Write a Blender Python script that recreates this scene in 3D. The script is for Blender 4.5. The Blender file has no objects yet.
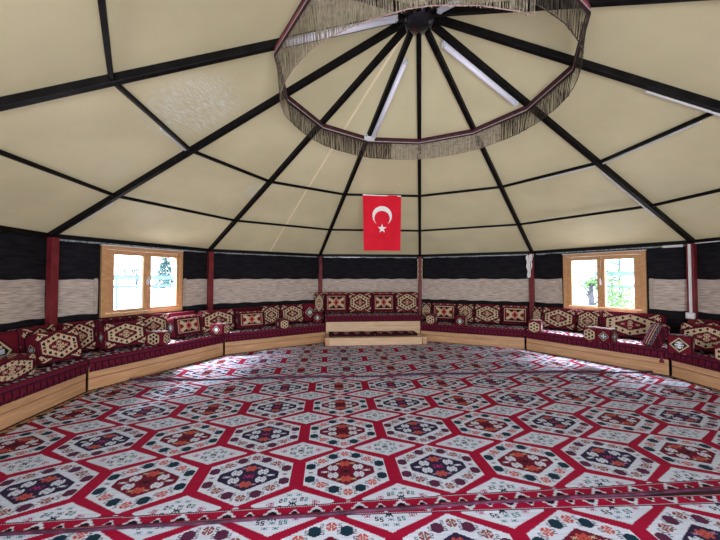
import bpy, bmesh, math, random
import numpy as np
from mathutils import Vector, Matrix, noise
random.seed(7)
COL = bpy.context.scene.collection
R5 = 5.0
CAMZ = 1.475
PI = math.pi
rad = math.radians

# ------------------------------------------------------------------ helpers
def tag(o, label=None, cat=None, group=None, kind=None):
    if label: o['label'] = label
    if cat: o['category'] = cat
    if group: o['group'] = group
    if kind: o['kind'] = kind
    return o

def empty(name, loc=(0, 0, 0), rz=0.0, parent=None):
    o = bpy.data.objects.new(name, None)
    o.empty_display_size = .1
    COL.objects.link(o)
    o.location = loc
    o.rotation_euler = (0, 0, rz)
    if parent: o.parent = parent
    return o

def link_mesh(name, me, parent=None):
    o = bpy.data.objects.new(name, me)
    COL.objects.link(o)
    if parent: o.parent = parent
    return o

def obj(name, bm, m, parent=None, smooth=False, bevel=0):
    me = bpy.data.meshes.new(name)
    bmesh.ops.recalc_face_normals(bm, faces=bm.faces)
    if smooth:
        for f in bm.faces: f.smooth = True
    bm.to_mesh(me); bm.free()
    for x in (m if isinstance(m, (list, tuple)) else [m]): me.materials.append(x)
    o = link_mesh(name, me, parent)
    if bevel:
        b = o.modifiers.new('bevel', 'BEVEL'); b.width = bevel; b.segments = 2; b.limit_method = 'ANGLE'
    return o

def box(bm, x0, x1, y0, y1, z0, z1, M=None):
    vs = [bm.verts.new(Vector(c)) for c in ((x0,y0,z0),(x1,y0,z0),(x1,y1,z0),(x0,y1,z0),(x0,y0,z1),(x1,y0,z1),(x1,y1,z1),(x0,y1,z1))]
    if M is not None:
        for v in vs: v.co = M @ v.co
    for f in ((0,3,2,1),(4,5,6,7),(0,1,5,4),(1,2,6,5),(2,3,7,6),(3,0,4,7)):
        bm.faces.new([vs[i] for i in f])
    return vs

def beam(bm, a, b, w, h, up=Vector((0, 0, 1))):
    """box bar from a to b, w across, h along the up direction"""
    a = Vector(a); b = Vector(b); d = (b-a); L = d.length; d.normalize()
    s = d.cross(up).normalized(); u = s.cross(d).normalized()
    M = Matrix(((d.x, s.x, u.x, a.x), (d.y, s.y, u.y, a.y), (d.z, s.z, u.z, a.z), (0, 0, 0, 1)))
    box(bm, 0, L, -w/2, w/2, -h/2, h/2, M)

def tube(bm, pts, r, n=8, cap=True):
    pts = [Vector(p) for p in pts]; rings = []
    for i, p in enumerate(pts):
        d = (pts[min(i+1, len(pts)-1)] - pts[max(i-1, 0)]).normalized()
        ref = Vector((0, 0, 1)) if abs(d.z) < .9 else Vector((1, 0, 0))
        s = d.cross(ref).normalized(); u = s.cross(d)
        rr = r[i] if isinstance(r, (list, tuple)) else r
        rings.append([bm.verts.new(p + s*math.cos(2*PI*k/n)*rr + u*math.sin(2*PI*k/n)*rr) for k in range(n)])
    for a, b in zip(rings, rings[1:]):
        for k in range(n): bm.faces.new((a[k], a[(k+1) % n], b[(k+1) % n], b[k]))
    if cap:
        bm.faces.new(rings[0][::-1]); bm.faces.new(rings[-1])

def poly(bm, pts):
    return bm.faces.new([bm.verts.new(Vector(p)) for p in pts])

def vtx(i, r, z):      # point on the i-th spoke (30 degrees apart, 0 = straight ahead)
    a = i*PI/6
    return Vector((r*math.sin(a), r*math.cos(a), z))
def rib_z(r): return CAMZ + R5*.5859 - .4732*r
def sd(k):            # side k lies between spokes k and k+1
    a = rad((k+.5)*30)
    return Vector((math.cos(a), -math.sin(a), 0)), Vector((math.sin(a), math.cos(a), 0)), a
def on(k, s, ap, z):
    t, n, a = sd(k)
    return t*s + n*ap + Vector((0, 0, z))

# ------------------------------------------------------------------ materials
def mat(name, color=(.5, .5, .5), rough=.6, metal=0, spec=.5, emis=None, es=0):
    m = bpy.data.materials.new(name); m.use_nodes = True
    b = m.node_tree.nodes['Principled BSDF']
    b.inputs['Base Color'].default_value = (*color, 1)
    b.inputs['Roughness'].default_value = rough
    b.inputs['Metallic'].default_value = metal
    b.inputs['Specular IOR Level'].default_value = spec
    if emis:
        b.inputs['Emission Color'].default_value = (*emis, 1)
        b.inputs['Emission Strength'].default_value = es
    return m

def noisy(name, c1, c2, scale=(1, 1, 1), nscale=6, rough=.7, spec=.3, bump=.0, detail=4, lo=.35, hi=.65, emis=0):
    m = mat(name, c1, rough, 0, spec); nt = m.node_tree; N = nt.nodes; L = nt.links
    b = N['Principled BSDF']
    tc = N.new('ShaderNodeTexCoord'); mp = N.new('ShaderNodeMapping'); mp.inputs['Scale'].default_value = scale
    nz = N.new('ShaderNodeTexNoise'); nz.inputs['Scale'].default_value = nscale; nz.inputs['Detail'].default_value = detail
    rp = N.new('ShaderNodeValToRGB')
    rp.color_ramp.elements[0].position = lo; rp.color_ramp.elements[1].position = hi
    rp.color_ramp.elements[0].color = (*c1, 1); rp.color_ramp.elements[1].color = (*c2, 1)
    L.new(tc.outputs['Object'], mp.inputs[0]); L.new(mp.outputs[0], nz.inputs['Vector'])
    L.new(nz.outputs['Fac'], rp.inputs[0]); L.new(rp.outputs[0], b.inputs['Base Color'])
    if emis:
        L.new(rp.outputs[0], b.inputs['Emission Color']); b.inputs['Emission Strength'].default_value = emis
    if bump:
        bp = N.new('ShaderNodeBump'); bp.inputs['Strength'].default_value = bump; bp.inputs['Distance'].default_value = .01
        L.new(nz.outputs['Fac'], bp.inputs['Height']); L.new(bp.outputs[0], b.inputs['Normal'])
    return m

def woven(name, rough=.85, spec=.25, sheen=.3, gain=1.0):
    """cloth whose stitch colours come from the mesh, with a fine weave"""
    m = mat(name, rough=rough, spec=spec); nt = m.node_tree; N = nt.nodes; L = nt.links
    b = N['Principled BSDF']
    at = N.new('ShaderNodeAttribute'); at.attribute_name = 'stitch'
    tc = N.new('ShaderNodeTexCoord'); nz = N.new('ShaderNodeTexNoise'); nz.inputs['Scale'].default_value = 180; nz.inputs['Detail'].default_value = 2
    n2 = N.new('ShaderNodeTexNoise'); n2.inputs['Scale'].default_value = 2.2; n2.inputs['Detail'].default_value = 3
    ad = N.new('ShaderNodeMath'); ad.operation = 'MULTIPLY_ADD'; ad.inputs[1].default_value = .45; ad.inputs[2].default_value = .78*gain
    mx = N.new('ShaderNodeMix'); mx.data_type = 'RGBA'; mx.blend_type = 'MULTIPLY'; mx.inputs[0].default_value = 1
    L.new(tc.outputs['Object'], nz.inputs['Vector']); L.new(tc.outputs['Object'], n2.inputs['Vector'])
    L.new(nz.outputs['Fac'], ad.inputs[0])
    L.new(at.outputs['Color'], mx.inputs[6]); L.new(ad.outputs[0], mx.inputs[7]); L.new(mx.outputs[2], b.inputs['Base Color'])
    sm = N.new('ShaderNodeMath'); sm.operation = 'MULTIPLY_ADD'; sm.inputs[1].default_value = 6; L.new(n2.outputs['Fac'], sm.inputs[0]); L.new(nz.outputs['Fac'], sm.inputs[2])
    bp = N.new('ShaderNodeBump'); bp.inputs['Strength'].default_value = .35; bp.inputs['Distance'].default_value = .006
    L.new(sm.outputs[0], bp.inputs['Height']); L.new(bp.outputs[0], b.inputs['Normal'])
    b.inputs['Sheen Weight'].default_value = sheen; b.inputs['Sheen Roughness'].default_value = .5
    return m

def wood(name, c1, c2, scale, knots=True, rough=.5):
    m = mat(name, c1, rough, 0, .4); nt = m.node_tree; N = nt.nodes; L = nt.links; b = N['Principled BSDF']
    tc = N.new('ShaderNodeTexCoord'); mp = N.new('ShaderNodeMapping'); mp.inputs['Scale'].default_value = scale
    nz = N.new('ShaderNodeTexNoise'); nz.inputs['Scale'].default_value = 4; nz.inputs['Detail'].default_value = 6; nz.inputs['Distortion'].default_value = .8
    rp = N.new('ShaderNodeValToRGB'); rp.color_ramp.elements[0].position = .3; rp.color_ramp.elements[1].position = .7
    rp.color_ramp.elements[0].color = (*c1, 1); rp.color_ramp.elements[1].color = (*c2, 1)
    L.new(tc.outputs['Object'], mp.inputs[0]); L.new(mp.outputs[0], nz.inputs['Vector']); L.new(nz.outputs['Fac'], rp.inputs[0])
    out = rp.outputs[0]
    if knots:
        vo = N.new('ShaderNodeTexVoronoi'); vo.inputs['Scale'].default_value = 3.1
        mp2 = N.new('ShaderNodeMapping'); mp2.inputs['Scale'].default_value = (1, 1, 1.7)
        L.new(tc.outputs['Object'], mp2.inputs[0]); L.new(mp2.outputs[0], vo.inputs['Vector'])
        kr = N.new('ShaderNodeValToRGB'); kr.color_ramp.elements[0].position = .03; kr.color_ramp.elements[1].position = .07
        kr.color_ramp.elements[0].color = (.25, .2, .16, 1); kr.color_ramp.elements[1].color = (1, 1, 1, 1)
        L.new(vo.outputs['Distance'], kr.inputs[0])
        mx = N.new('ShaderNodeMix'); mx.data_type = 'RGBA'; mx.blend_type = 'MULTIPLY'; mx.inputs[0].default_value = 1
        L.new(out, mx.inputs[6]); L.new(kr.outputs[0], mx.inputs[7]); out = mx.outputs[2]
    L.new(out, b.inputs['Base Color'])
    return m

M = {}
M['black_steel'] = noisy('black_steel', (.003, .0025, .003), (.008, .007, .008), nscale=9, rough=.5, spec=.12)
M['hub'] = mat('hub_gloss', (.008, .01, .014), .12, 0, .6)
M['post'] = noisy('red_paint', (.13, .012, .018), (.20, .02, .028), nscale=7, rough=.5)
M['felt'] = noisy('black_felt', (.005, .005, .008), (.014, .013, .018), (1, 1, 6), 5, rough=.85, spec=.15, bump=.3)
M['reed'] = noisy('woven_reed_wall', (.26, .20, .175), (.78, .69, .63), (1.6, 1.6, 34), 4, rough=.8, bump=.5, lo=.32, hi=.72, detail=6)
M['reed_edge'] = noisy('reed_hem', (.36, .30, .26), (.46, .40, .35), nscale=12)
M['pine'] = wood('pine_board', (.46, .245, .12), (.66, .39, .22), (.6, .6, 9))
M['pine_dark'] = wood('pine_gap', (.03, .015, .01), (.05, .02, .015), (1, 1, 3), False)
M['pine_pale'] = wood('pale_pine_board', (.58, .38, .23), (.74, .54, .37), (.8, .8, 10))
M['frame_wood'] = wood('window_wood', (.47, .24, .105), (.61, .345, .17), (3, 3, 8), False, .4)
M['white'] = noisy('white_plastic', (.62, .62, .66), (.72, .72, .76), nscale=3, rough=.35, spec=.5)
M['tube'] = mat('frosted_tube', (.72, .70, .80), .25, 0, .5, (.8, .8, 1), .18)
M['cloth_white'] = noisy('white_rag', (.75, .75, .77), (.85, .85, .86), nscale=20, rough=.9)
M['rope'] = noisy('cream_cord', (.5, .42, .28), (.62, .54, .38), nscale=60, rough=.9)
M['foil'] = noisy('silver_foil', (.07, .09, .10), (.40, .45, .50), (5, 5, 3), 8, rough=.3, spec=.7)
M['floor'] = noisy('dark_floor', (.05, .02, .02), (.09, .04, .03), nscale=4)
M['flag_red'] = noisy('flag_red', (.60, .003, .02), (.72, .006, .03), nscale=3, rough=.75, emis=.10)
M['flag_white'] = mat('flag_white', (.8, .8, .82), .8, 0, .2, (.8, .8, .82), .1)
M['plum'] = noisy('plum_band', (.16, .025, .05), (.27, .05, .09), nscale=10, rough=.8)
M['plum_in'] = noisy('plum_inside', (.05, .012, .02), (.09, .02, .035), nscale=10, rough=.9)
M['plum_dark'] = noisy('dark_band', (.02, .008, .012), (.05, .015, .02), nscale=10, rough=.8)
M['lace'] = noisy('grey_trim', (.33, .29, .28), (.45, .40, .38), nscale=40, rough=.8)
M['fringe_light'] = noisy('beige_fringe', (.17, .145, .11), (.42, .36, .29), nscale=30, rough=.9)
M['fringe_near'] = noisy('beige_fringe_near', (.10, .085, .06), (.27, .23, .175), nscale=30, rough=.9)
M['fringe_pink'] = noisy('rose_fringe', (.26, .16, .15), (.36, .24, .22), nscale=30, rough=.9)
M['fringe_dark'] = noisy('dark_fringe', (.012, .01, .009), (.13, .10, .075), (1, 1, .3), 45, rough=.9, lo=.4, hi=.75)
M['woven'] = woven('kilim_weave', gain=1.0, sheen=0, spec=.12)
M['woven_c'] = woven('cushion_weave', gain=1.0, sheen=.0, spec=.15)
M['gravel'] = noisy('pale_gravel', (.20, .19, .18), (.75, .74, .72), nscale=9, rough=.9, detail=8, lo=.25, hi=.5)
M['fence'] = noisy('blue_grey_fence', (.10, .15, .22), (.18, .24, .32), nscale=4)
M['leaf'] = noisy('green_leaf', (.05, .15, .03), (.16, .30, .07), nscale=5, rough=.6)
M['leaf_dark'] = noisy('blue_green_leaf', (.05, .11, .10), (.14, .22, .20), nscale=3, rough=.6)
M['trunk'] = noisy('grey_trunk', (.05, .05, .06), (.11, .10, .11), nscale=20)
M['roof_far'] = noisy('pale_teal_panel', (.16, .34, .36), (.24, .44, .46), nscale=2)
M['black_cord'] = mat('black_cord', (.01, .01, .01), .6)

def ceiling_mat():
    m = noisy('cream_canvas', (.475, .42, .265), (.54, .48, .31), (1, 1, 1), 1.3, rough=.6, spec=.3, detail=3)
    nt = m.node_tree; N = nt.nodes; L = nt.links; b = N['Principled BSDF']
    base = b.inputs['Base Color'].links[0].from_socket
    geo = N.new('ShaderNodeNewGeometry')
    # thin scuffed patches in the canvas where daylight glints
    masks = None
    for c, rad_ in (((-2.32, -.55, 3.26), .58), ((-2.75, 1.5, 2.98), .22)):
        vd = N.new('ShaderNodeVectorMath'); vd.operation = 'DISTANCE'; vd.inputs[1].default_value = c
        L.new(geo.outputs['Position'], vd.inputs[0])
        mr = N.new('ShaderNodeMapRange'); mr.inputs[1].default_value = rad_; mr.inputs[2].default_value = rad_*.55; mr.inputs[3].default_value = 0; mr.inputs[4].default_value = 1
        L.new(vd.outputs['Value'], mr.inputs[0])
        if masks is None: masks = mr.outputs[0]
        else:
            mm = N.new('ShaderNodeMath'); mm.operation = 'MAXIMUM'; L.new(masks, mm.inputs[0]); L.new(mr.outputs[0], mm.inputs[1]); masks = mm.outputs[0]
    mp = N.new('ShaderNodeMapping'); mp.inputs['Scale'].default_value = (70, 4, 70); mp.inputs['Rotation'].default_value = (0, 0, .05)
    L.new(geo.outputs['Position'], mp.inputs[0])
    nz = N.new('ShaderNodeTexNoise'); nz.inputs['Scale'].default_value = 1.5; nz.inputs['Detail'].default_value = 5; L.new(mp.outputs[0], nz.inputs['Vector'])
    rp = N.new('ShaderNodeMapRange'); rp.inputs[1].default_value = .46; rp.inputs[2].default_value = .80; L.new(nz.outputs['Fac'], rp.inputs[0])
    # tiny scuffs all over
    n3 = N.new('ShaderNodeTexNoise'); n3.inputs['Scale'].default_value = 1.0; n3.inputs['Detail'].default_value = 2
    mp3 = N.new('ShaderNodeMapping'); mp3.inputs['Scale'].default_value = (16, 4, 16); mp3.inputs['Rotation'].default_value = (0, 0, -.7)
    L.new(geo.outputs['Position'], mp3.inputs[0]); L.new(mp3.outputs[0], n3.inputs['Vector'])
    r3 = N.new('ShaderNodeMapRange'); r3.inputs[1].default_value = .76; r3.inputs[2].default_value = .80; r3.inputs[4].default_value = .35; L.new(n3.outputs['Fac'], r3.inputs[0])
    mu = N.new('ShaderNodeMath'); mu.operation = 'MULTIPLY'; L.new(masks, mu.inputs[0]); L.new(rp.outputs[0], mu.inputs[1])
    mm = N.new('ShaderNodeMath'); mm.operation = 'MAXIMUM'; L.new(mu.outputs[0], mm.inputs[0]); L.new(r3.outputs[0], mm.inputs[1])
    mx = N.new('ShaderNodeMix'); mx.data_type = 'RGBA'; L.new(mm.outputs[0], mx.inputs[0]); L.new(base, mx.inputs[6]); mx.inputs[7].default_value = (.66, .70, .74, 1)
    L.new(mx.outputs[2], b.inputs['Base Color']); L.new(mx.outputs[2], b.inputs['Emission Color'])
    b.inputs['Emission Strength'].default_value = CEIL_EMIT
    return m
CEIL_EMIT = .22  # glow put into the canvas for daylight coming through the cloth
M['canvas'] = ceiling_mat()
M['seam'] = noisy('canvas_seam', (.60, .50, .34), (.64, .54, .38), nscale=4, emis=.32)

# glass
def glass():
    m = bpy.data.materials.new('window_glass'); m.use_nodes = True; nt = m.node_tree; nt.nodes.clear()
    o = nt.nodes.new('ShaderNodeOutputMaterial'); t = nt.nodes.new('ShaderNodeBsdfTransparent'); g = nt.nodes.new('ShaderNodeBsdfGlossy')
    g.inputs['Roughness'].default_value = .03; mx = nt.nodes.new('ShaderNodeMixShader'); fr = nt.nodes.new('ShaderNodeFresnel'); fr.inputs[0].default_value = 1.35
    nt.links.new(fr.outputs[0], mx.inputs[0]); nt.links.new(t.outputs[0], mx.inputs[1]); nt.links.new(g.outputs[0], mx.inputs[2]); nt.links.new(mx.outputs[0], o.inputs[0])
    return m
M['glass'] = glass()

# ------------------------------------------------------------------ stitched patterns
PAL = np.array([
 (.285, .003, .032),   # 0 crimson
 (.52, .565, .70),     # 1 cool white
 (.020, .013, .045),  # 2 navy
 (.006, .026, .048),  # 3 deep teal
 (.42, .075, .06),     # 4 orange red
 (.075, .016, .050),   # 5 plum
 (.20, .06, .05),     # 6 brown
 (.008, .006, .012),  # 7 black
 (.50, .40, .27),     # 8 cream
 (.12, .006, .022),   # 9 dark red
 (.03, .16, .19),     # 10 teal
 (.30, .02, .13),     # 11 magenta
 (.125, .006, .018),   # 12 cushion red
 (.32, .22, .14),     # 13 tan
 (.035, .003, .010),  # 14 very dark red
 (.40, .20, .36),     # 15 lilac
 (.16, .16, .22),     # 16 slate
])
FLOWER = ["..XX.XX..", ".XXX.XXX.", "XXXX.XXXX", "XX.XXX.XX", "..XX.XX..", "XX.XXX.XX", "XXXX.XXXX", ".XXX.XXX.", "..XX.XX.."]
FLOWER2 = ["..XX...XX..", ".XXX.X.XXX.", ".XXXXXXXXX.", "XX.XXXXX.XX", "XXXXX.XXXXX", "XXXXX.XXXXX", "XX.XXXXX.XX", ".XXXXXXXXX.", ".XXX.X.XXX.", "..XX...XX.."]
BLOB = ["...XXXX...", ".XXXXXXXX.", "XXXXXXXXXX", "XXXXXXXXXX", "XXXXXXXXXX", "XXXXXXXXXX", "XXXXXXXXXX", "XXXXXXXXXX", "XXXXXXXXXX", ".XXXXXXXX.", "...XXXX..."]
ESS = ["XXX", "X..", "XXX", "..X", "XXX"]
ESR = ["XXX", "..X", "XXX", "X..", "XXX"]
SM = ["X.X.X", ".XXX.", "X.X.X"]
BIGX = ["X..X..X", "XX.X.XX", ".XXXXX.", "...X...", ".XXXXX.", "XX.X.XX", "X..X..X"]

class Canvas:
    def __init__(s, w, h, st, bg):
        s.nx = int(round(w/st)); s.ny = int(round(h/st)); s.st = st; s.w = w; s.h = h
        s.a = np.full((s.ny, s.nx), bg, int)
        s.x = (np.arange(s.nx)+.5)*w/s.nx - w/2; s.y = (np.arange(s.ny)+.5)*h/s.ny - h/2
        s.X, s.Y = np.meshgrid(s.x, s.y)
    def hexa(s, cx, cy, hw, sh, ap, c):
        dx = abs(s.X-cx); m = (dx < hw) & (abs(s.Y-cy) < ap-(ap-sh)*dx/hw); s.a[m] = c
    def dia(s, cx, cy, hw, hh, c):
        s.a[abs(s.X-cx)/hw+abs(s.Y-cy)/hh < 1] = c
    def rect(s, x0, x1, y0, y1, c):
        s.a[(s.X > x0) & (s.X < x1) & (s.Y > y0) & (s.Y < y1)] = c
    def stamp(s, bm_, cx, cy, c, k=1):
        h = len(bm_)*k; w = len(bm_[0])*k
        i0 = int(round((cx+s.w/2)/s.w*s.nx - w/2)); j0 = int(round((cy+s.h/2)/s.h*s.ny - h/2))
        for j in range(h):
            for i in range(w):
                if bm_[j//k][i//k] == 'X':
                    jj, ii = j0+h-1-j, i0+i
                    if 0 <= jj < s.ny and 0 <= ii < s.nx: s.a[jj, ii] = c
    def disc(s, cx, cy, r, c):
        s.a[(s.X-cx)**2+(s.Y-cy)**2 < r*r] = c

PU, PV = .7175, .652
ST = .0072
def carpet_cell(kind):
    c = Canvas(PU, PV, ST, 0)
    navy = kind == 'navy'
    for sx in (-1, 1):
        for sy in (-1, 1):
            cx, cy = sx*PU/2, sy*PV/2
            c.hexa(cx, cy, .268, .004, .142, 1)
            for q, b in ((-.036, ESS), (.036, ESR)):
                c.stamp(b, cx-.085, cy+q*.8, 7); c.stamp(b, cx+.085, cy+q*.8, 10)
                c.stamp(b, cx-.055, cy+q, 10 if q > 0 else 7); c.stamp(b, cx+.055, cy+q, 7 if q > 0 else 10)
                c.stamp(SM, cx, cy+q*1.15, 10 if q < 0 else 3)
                c.stamp(SM, cx-.03, cy+q*2.3, 10); c.stamp(SM, cx+.03, cy+q*2.3, 10)
            c.stamp(BIGX, cx, cy, 3)
            c.stamp(SM, cx-.14, cy+.008, 11); c.stamp(SM, cx-.14, cy-.014, 11); c.stamp(SM, cx-.155, cy, 11); c.stamp(SM, cx+.14, cy+.008, 11); c.stamp(SM, cx+.14, cy-.014, 11); c.stamp(SM, cx+.155, cy, 11)
    c.hexa(0, 0, .312, .14, .322, 1)
    c.hexa(0, 0, .218, .038, .172, 2 if navy else 9)
    blob, fl = (5, 6) if navy else (3, 4)
    for sy in (-1, 1):
        c.stamp(FLOWER, 0, sy*.245, fl); c.stamp(FLOWER2, 0, sy*.098, 4)
        for sx in (-1, 1):
            c.stamp(BLOB, sx*.094, sy*.208, blob); c.stamp(FLOWER, sx*.182, sy*.150, fl)
            c.stamp(BLOB, sx*.266, sy*.078, blob)
            c.stamp(ESS if sx*sy > 0 else ESR, sx*.052, sy*.25, 16)
            c.stamp(ESR if sx*sy > 0 else ESS, sx*.142, sy*.20, 16)
            c.stamp(ESS if sx*sy > 0 else ESR, sx*.138, sy*.148, 16)
            c.stamp(ESR if sx*sy > 0 else ESS, sx*.232, sy*.128, 16)
            c.stamp(ESS if sx*sy > 0 else ESR, sx*.212, sy*.098, 16)
            c.stamp(ESS, sx*.046, sy*.200, 16)
            c.stamp(FLOWER2, sx*.095, sy*.050, 1); c.stamp(SM, sx*.055, sy*.10, 15 if navy else 8)
    for sx in (-1, 1):
        c.stamp(SM, sx*.262, 0, 7 if not navy else 5); c.stamp(SM, sx*.17, 0, 1, 1); c.stamp(SM, sx*.15, 0, 1)
    c.stamp(SM, 0, 0, 7 if not navy else 11, 2)
    return c.a
CELL = np.concatenate([carpet_cell('navy'), carpet_cell('red')], axis=1)
CNY, CNX2 = CELL.shape
# narrow border motif: stepped triangles on red
def border_strip(w=.095):
    c = Canvas(.27, w, ST, 0)
    c.rect(-1, 1, w/2-ST*1.3, w, 7); c.rect(-1, 1, -w, -w/2+ST*1.3, 7)
    alt = (np.arange(c.nx) % 2 == 0); c.a[-2, alt] = 1; c.a[1, alt] = 1
    for cx, k in ((-.0675, 1.0), (.0675, .6)):
        for j, hw in enumerate((.05, .042, .032, .022, .012)):
            y = -.028+j*.0115*k
            c.rect(cx-hw*k, cx+hw*k, y, y+.0115*k+.002, 1)
            if hw > .03: c.rect(cx-(hw-.018)*k, cx+(hw-.018)*k, y-.001, y+.0115*k, 7)
    return c.a
BORD = border_strip()

def rle_mesh(name, idx, mask, us, vs, du, dv, P0, U, V, zf, material):
    """one quad per run of equal stitches; idx[j,i] palette index"""
    nj, ni = idx.shape
    code = np.where(mask, idx, -1)
    V0 = []; colr = []
    for j in range(nj):
        r = code[j]
        ch = np.flatnonzero(np.diff(r)) + 1
        st = np.concatenate([[0], ch]); en = np.concatenate([ch, [ni]])
        k = r[st] >= 0; st = st[k]; en = en[k]
        if len(st) == 0: continue
        # cut runs longer than 60 stitches so the cloth can undulate
        ua = us[0]-du/2 + st*du; ub = us[0]-du/2 + en*du
        v0 = vs[j]-dv/2; v1 = vs[j]+dv/2
        q = np.empty((len(st), 4, 3))
        for n_, (uu, vv) in enumerate(((ua, v0), (ub, v0), (ub, v1), (ua, v1))):
            vv = np.full_like(uu, vv)
            q[:, n_, 0] = P0[0]+uu*U[0]+vv*V[0]; q[:, n_, 1] = P0[1]+uu*U[1]+vv*V[1]; q[:, n_, 2] = zf(uu, vv)
        V0.append(q); colr.append(r[st])
    q = np.concatenate(V0); c = np.concatenate(colr); n = len(q)
    return quads_mesh(name, q, c, material)

def quads_mesh(name, q, c, material, jitter=.10):
    n = len(q)
    me = bpy.data.meshes.new(name)
    me.vertices.add(n*4); me.vertices.foreach_set('co', q.reshape(-1).astype(np.float32))
    me.loops.add(n*4); me.loops.foreach_set('vertex_index', np.arange(n*4, dtype=np.int32))
    me.polygons.add(n); me.polygons.foreach_set('loop_start', np.arange(0, n*4, 4, dtype=np.int32))
    me.polygons.foreach_set('loop_total', np.full(n, 4, dtype=np.int32))
    me.update(calc_edges=True)
    rng = np.random.RandomState(3)
    rgb = PAL[c]*(1+rng.uniform(-jitter, jitter, (n, 1)))
    rgba = np.concatenate([rgb, np.ones((n, 1))], 1)
    at = me.color_attributes.new('stitch', 'FLOAT_COLOR', 'CORNER')
    at.data.foreach_set('color', np.repeat(rgba, 4, axis=0).reshape(-1).astype(np.float32))
    me.materials.append(material)
    return me

def in_dodeca(x, y, ap):
    m = np.ones_like(x, bool)
    for k in range(12):
        a = rad((k+.5)*30); m &= (x*math.sin(a)+y*math.cos(a) < ap)
    return m

def rug(name, ang, origin, ccol, u_rng, v_lo, v_hi, row0, col0_kind, ap, z0, border_lo=None, border_hi=None):
    """origin: world xy of a hexagon centre; u,v measured from it; v_lo/v_hi functions of u"""
    a = rad(ang); U = (math.cos(a), math.sin(a)); V = (-math.sin(a), math.cos(a))
    du = PU/(CNX2/2); dv = PV/CNY
    us = np.arange(u_rng[0], u_rng[1], du); us = us - us[0] + round(us[0]/du)*du + du/2
    lo = min(v_lo(us)); hi = max(v_hi(us))
    j0 = int(math.floor(lo/dv)); j1 = int(math.ceil(hi/dv)); vs = (np.arange(j0, j1)+.5)*dv
    UU, VV = np.meshgrid(us, vs)
    half = CNX2//4
    iu = np.floor(UU/du).astype(int) + half + (0 if col0_kind == 'navy' else CNX2//2)
    iv = np.floor(VV/dv).astype(int) + CNY//2
    idx = CELL[iv % CNY, iu % CNX2]
    L_ = v_lo(us)[None, :]; H_ = v_hi(us)[None, :]
    bh, bw = BORD.shape
    for e, s in ((border_lo, 1), (border_hi, -1)):
        if e is None: continue
        dd = (VV-L_) if s > 0 else (H_-VV)
        jb = np.floor(dd/dv).astype(int)
        m = (jb >= 0) & (jb < bh)
        bi = BORD[np.clip(jb, 0, bh-1), (np.floor(UU/du).astype(int)) % bw]
        idx = np.where(m, bi, idx)
    WX = origin[0]+UU*U[0]+VV*V[0]; WY = origin[1]+UU*U[1]+VV*V[1]
    mask = (VV > L_) & (VV < H_) & in_dodeca(WX, WY, ap)
    def zf(u, v):
        return z0 + 0*u
    me = rle_mesh(name, idx, mask, us, vs, du, dv, origin, U, V, zf, M['woven'])
    return link_mesh(name, me), (np.array(U), np.array(V))

AP_RUG = 4.00
O_MAIN = np.array([-.560, -1.140])
Um = np.array([.9627, .2706]); Vm = np.array([-.2706, .9627])
edge_u = np.array([-4.6, -4.32, -3.66, -2.44, -1.40, .07, 1.65, 2.57, 3.2, 3.95, 4.6]); edge_v = np.array([1.45, 1.465, 1.50, 1.43, 1.415, 1.375, 1.385, 1.315, 1.26, 1.185, 1.15])
u0m, v0m = float(O_MAIN@Um), float(O_MAIN@Vm)
f_edge = lambda u: np.interp(u+u0m, edge_u, edge_v) - v0m
o, _ = rug('floor_rug', 15.7, O_MAIN, None, (-3.9, 5.2), lambda u: np.full_like(u, -.432)+.006*np.sin(u*2.1), lambda u: f_edge(u)+.10, 0, 'red', AP_RUG, .014, border_lo=1)
tag(o, 'wide red and white hexagon kilim rug across the middle of the tent floor', 'rug')
rug_main = o
# rug nearer the door, slipped slightly under the middle one
O_F = O_MAIN + Um*(-.125) + Vm*(-.78)
a_f = rad(12.9)
o, _ = rug('floor_rug', 12.9, O_F, None, (-4.2, 4.4), lambda u: np.full_like(u, -2.35), lambda u: np.full_like(u, .43), 0, 'red', AP_RUG, .006, border_hi=1)
tag(o, 'hexagon kilim rug at the near end of the floor, its edge under the middle rug', 'rug')
# rug in front of the dais, on top of the middle one
O_B = Um*(.015) + Vm*(1.80)
fb = lambda u: np.interp(u+.015, edge_u, edge_v) - 1.80
o, _ = rug('floor_rug', 15.7, O_B, None, (-4.6, 4.6), fb, lambda u: np.full_like(u, 3.0), 0, 'red', AP_RUG, .024, border_lo=None)
tag(o, 'hexagon kilim rug at the far end of the floor before the raised step seat', 'rug')

# rolled edges
def rolled(name, pts, r, me_mat, parent, seed=0, flat=.6):
    bm = bmesh.new(); P = []
    for i, p in enumerate(pts): P.append(Vector((p[0], p[1], p[2])))
    tube(bm, P, r, 8)
    o = obj(name, bm, me_mat, parent, smooth=True)
    return o
M['lip'] = noisy('folded_lip', (.02, .006, .018), (.11, .022, .06), (5, 5, 5), 3, rough=.8, lo=.35, hi=.7)
M['lip_shadow'] = noisy('folded_lip_shadow', (.02, .012, .03), (.18, .06, .12), (14, 14, 14), 4, rough=.8, lo=.4, hi=.75)  # curled rug edge, coloured dark for the shadow under it
def uvw(u, v, z, O=(0, 0)): p = np.array(O)+Um*u+Vm*v; return (p[0], p[1], z)
pts = [uvw(u, -.438+.006*math.sin(u*2.1)+.004*math.sin(u*9), .016, O_MAIN) for u in np.arange(-3.0, 4.6, .1)]
pts = [p for p in pts if in_dodeca(np.array(p[0]), np.array(p[1]), AP_RUG)]
rolled('folded_edge', pts, .010, M['lip'], rug_main)['label'] = 'rolled purple front edge'
pts = [uvw(u, float(np.interp(u, edge_u, edge_v))+.01*math.sin(u*5), .030+.010*math.sin(u*3.1)) for u in np.arange(-4.5, 4.5, .1)]
pts = [p for p in pts if in_dodeca(np.array(p[0]), np.array(p[1]), 4.08)]
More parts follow.
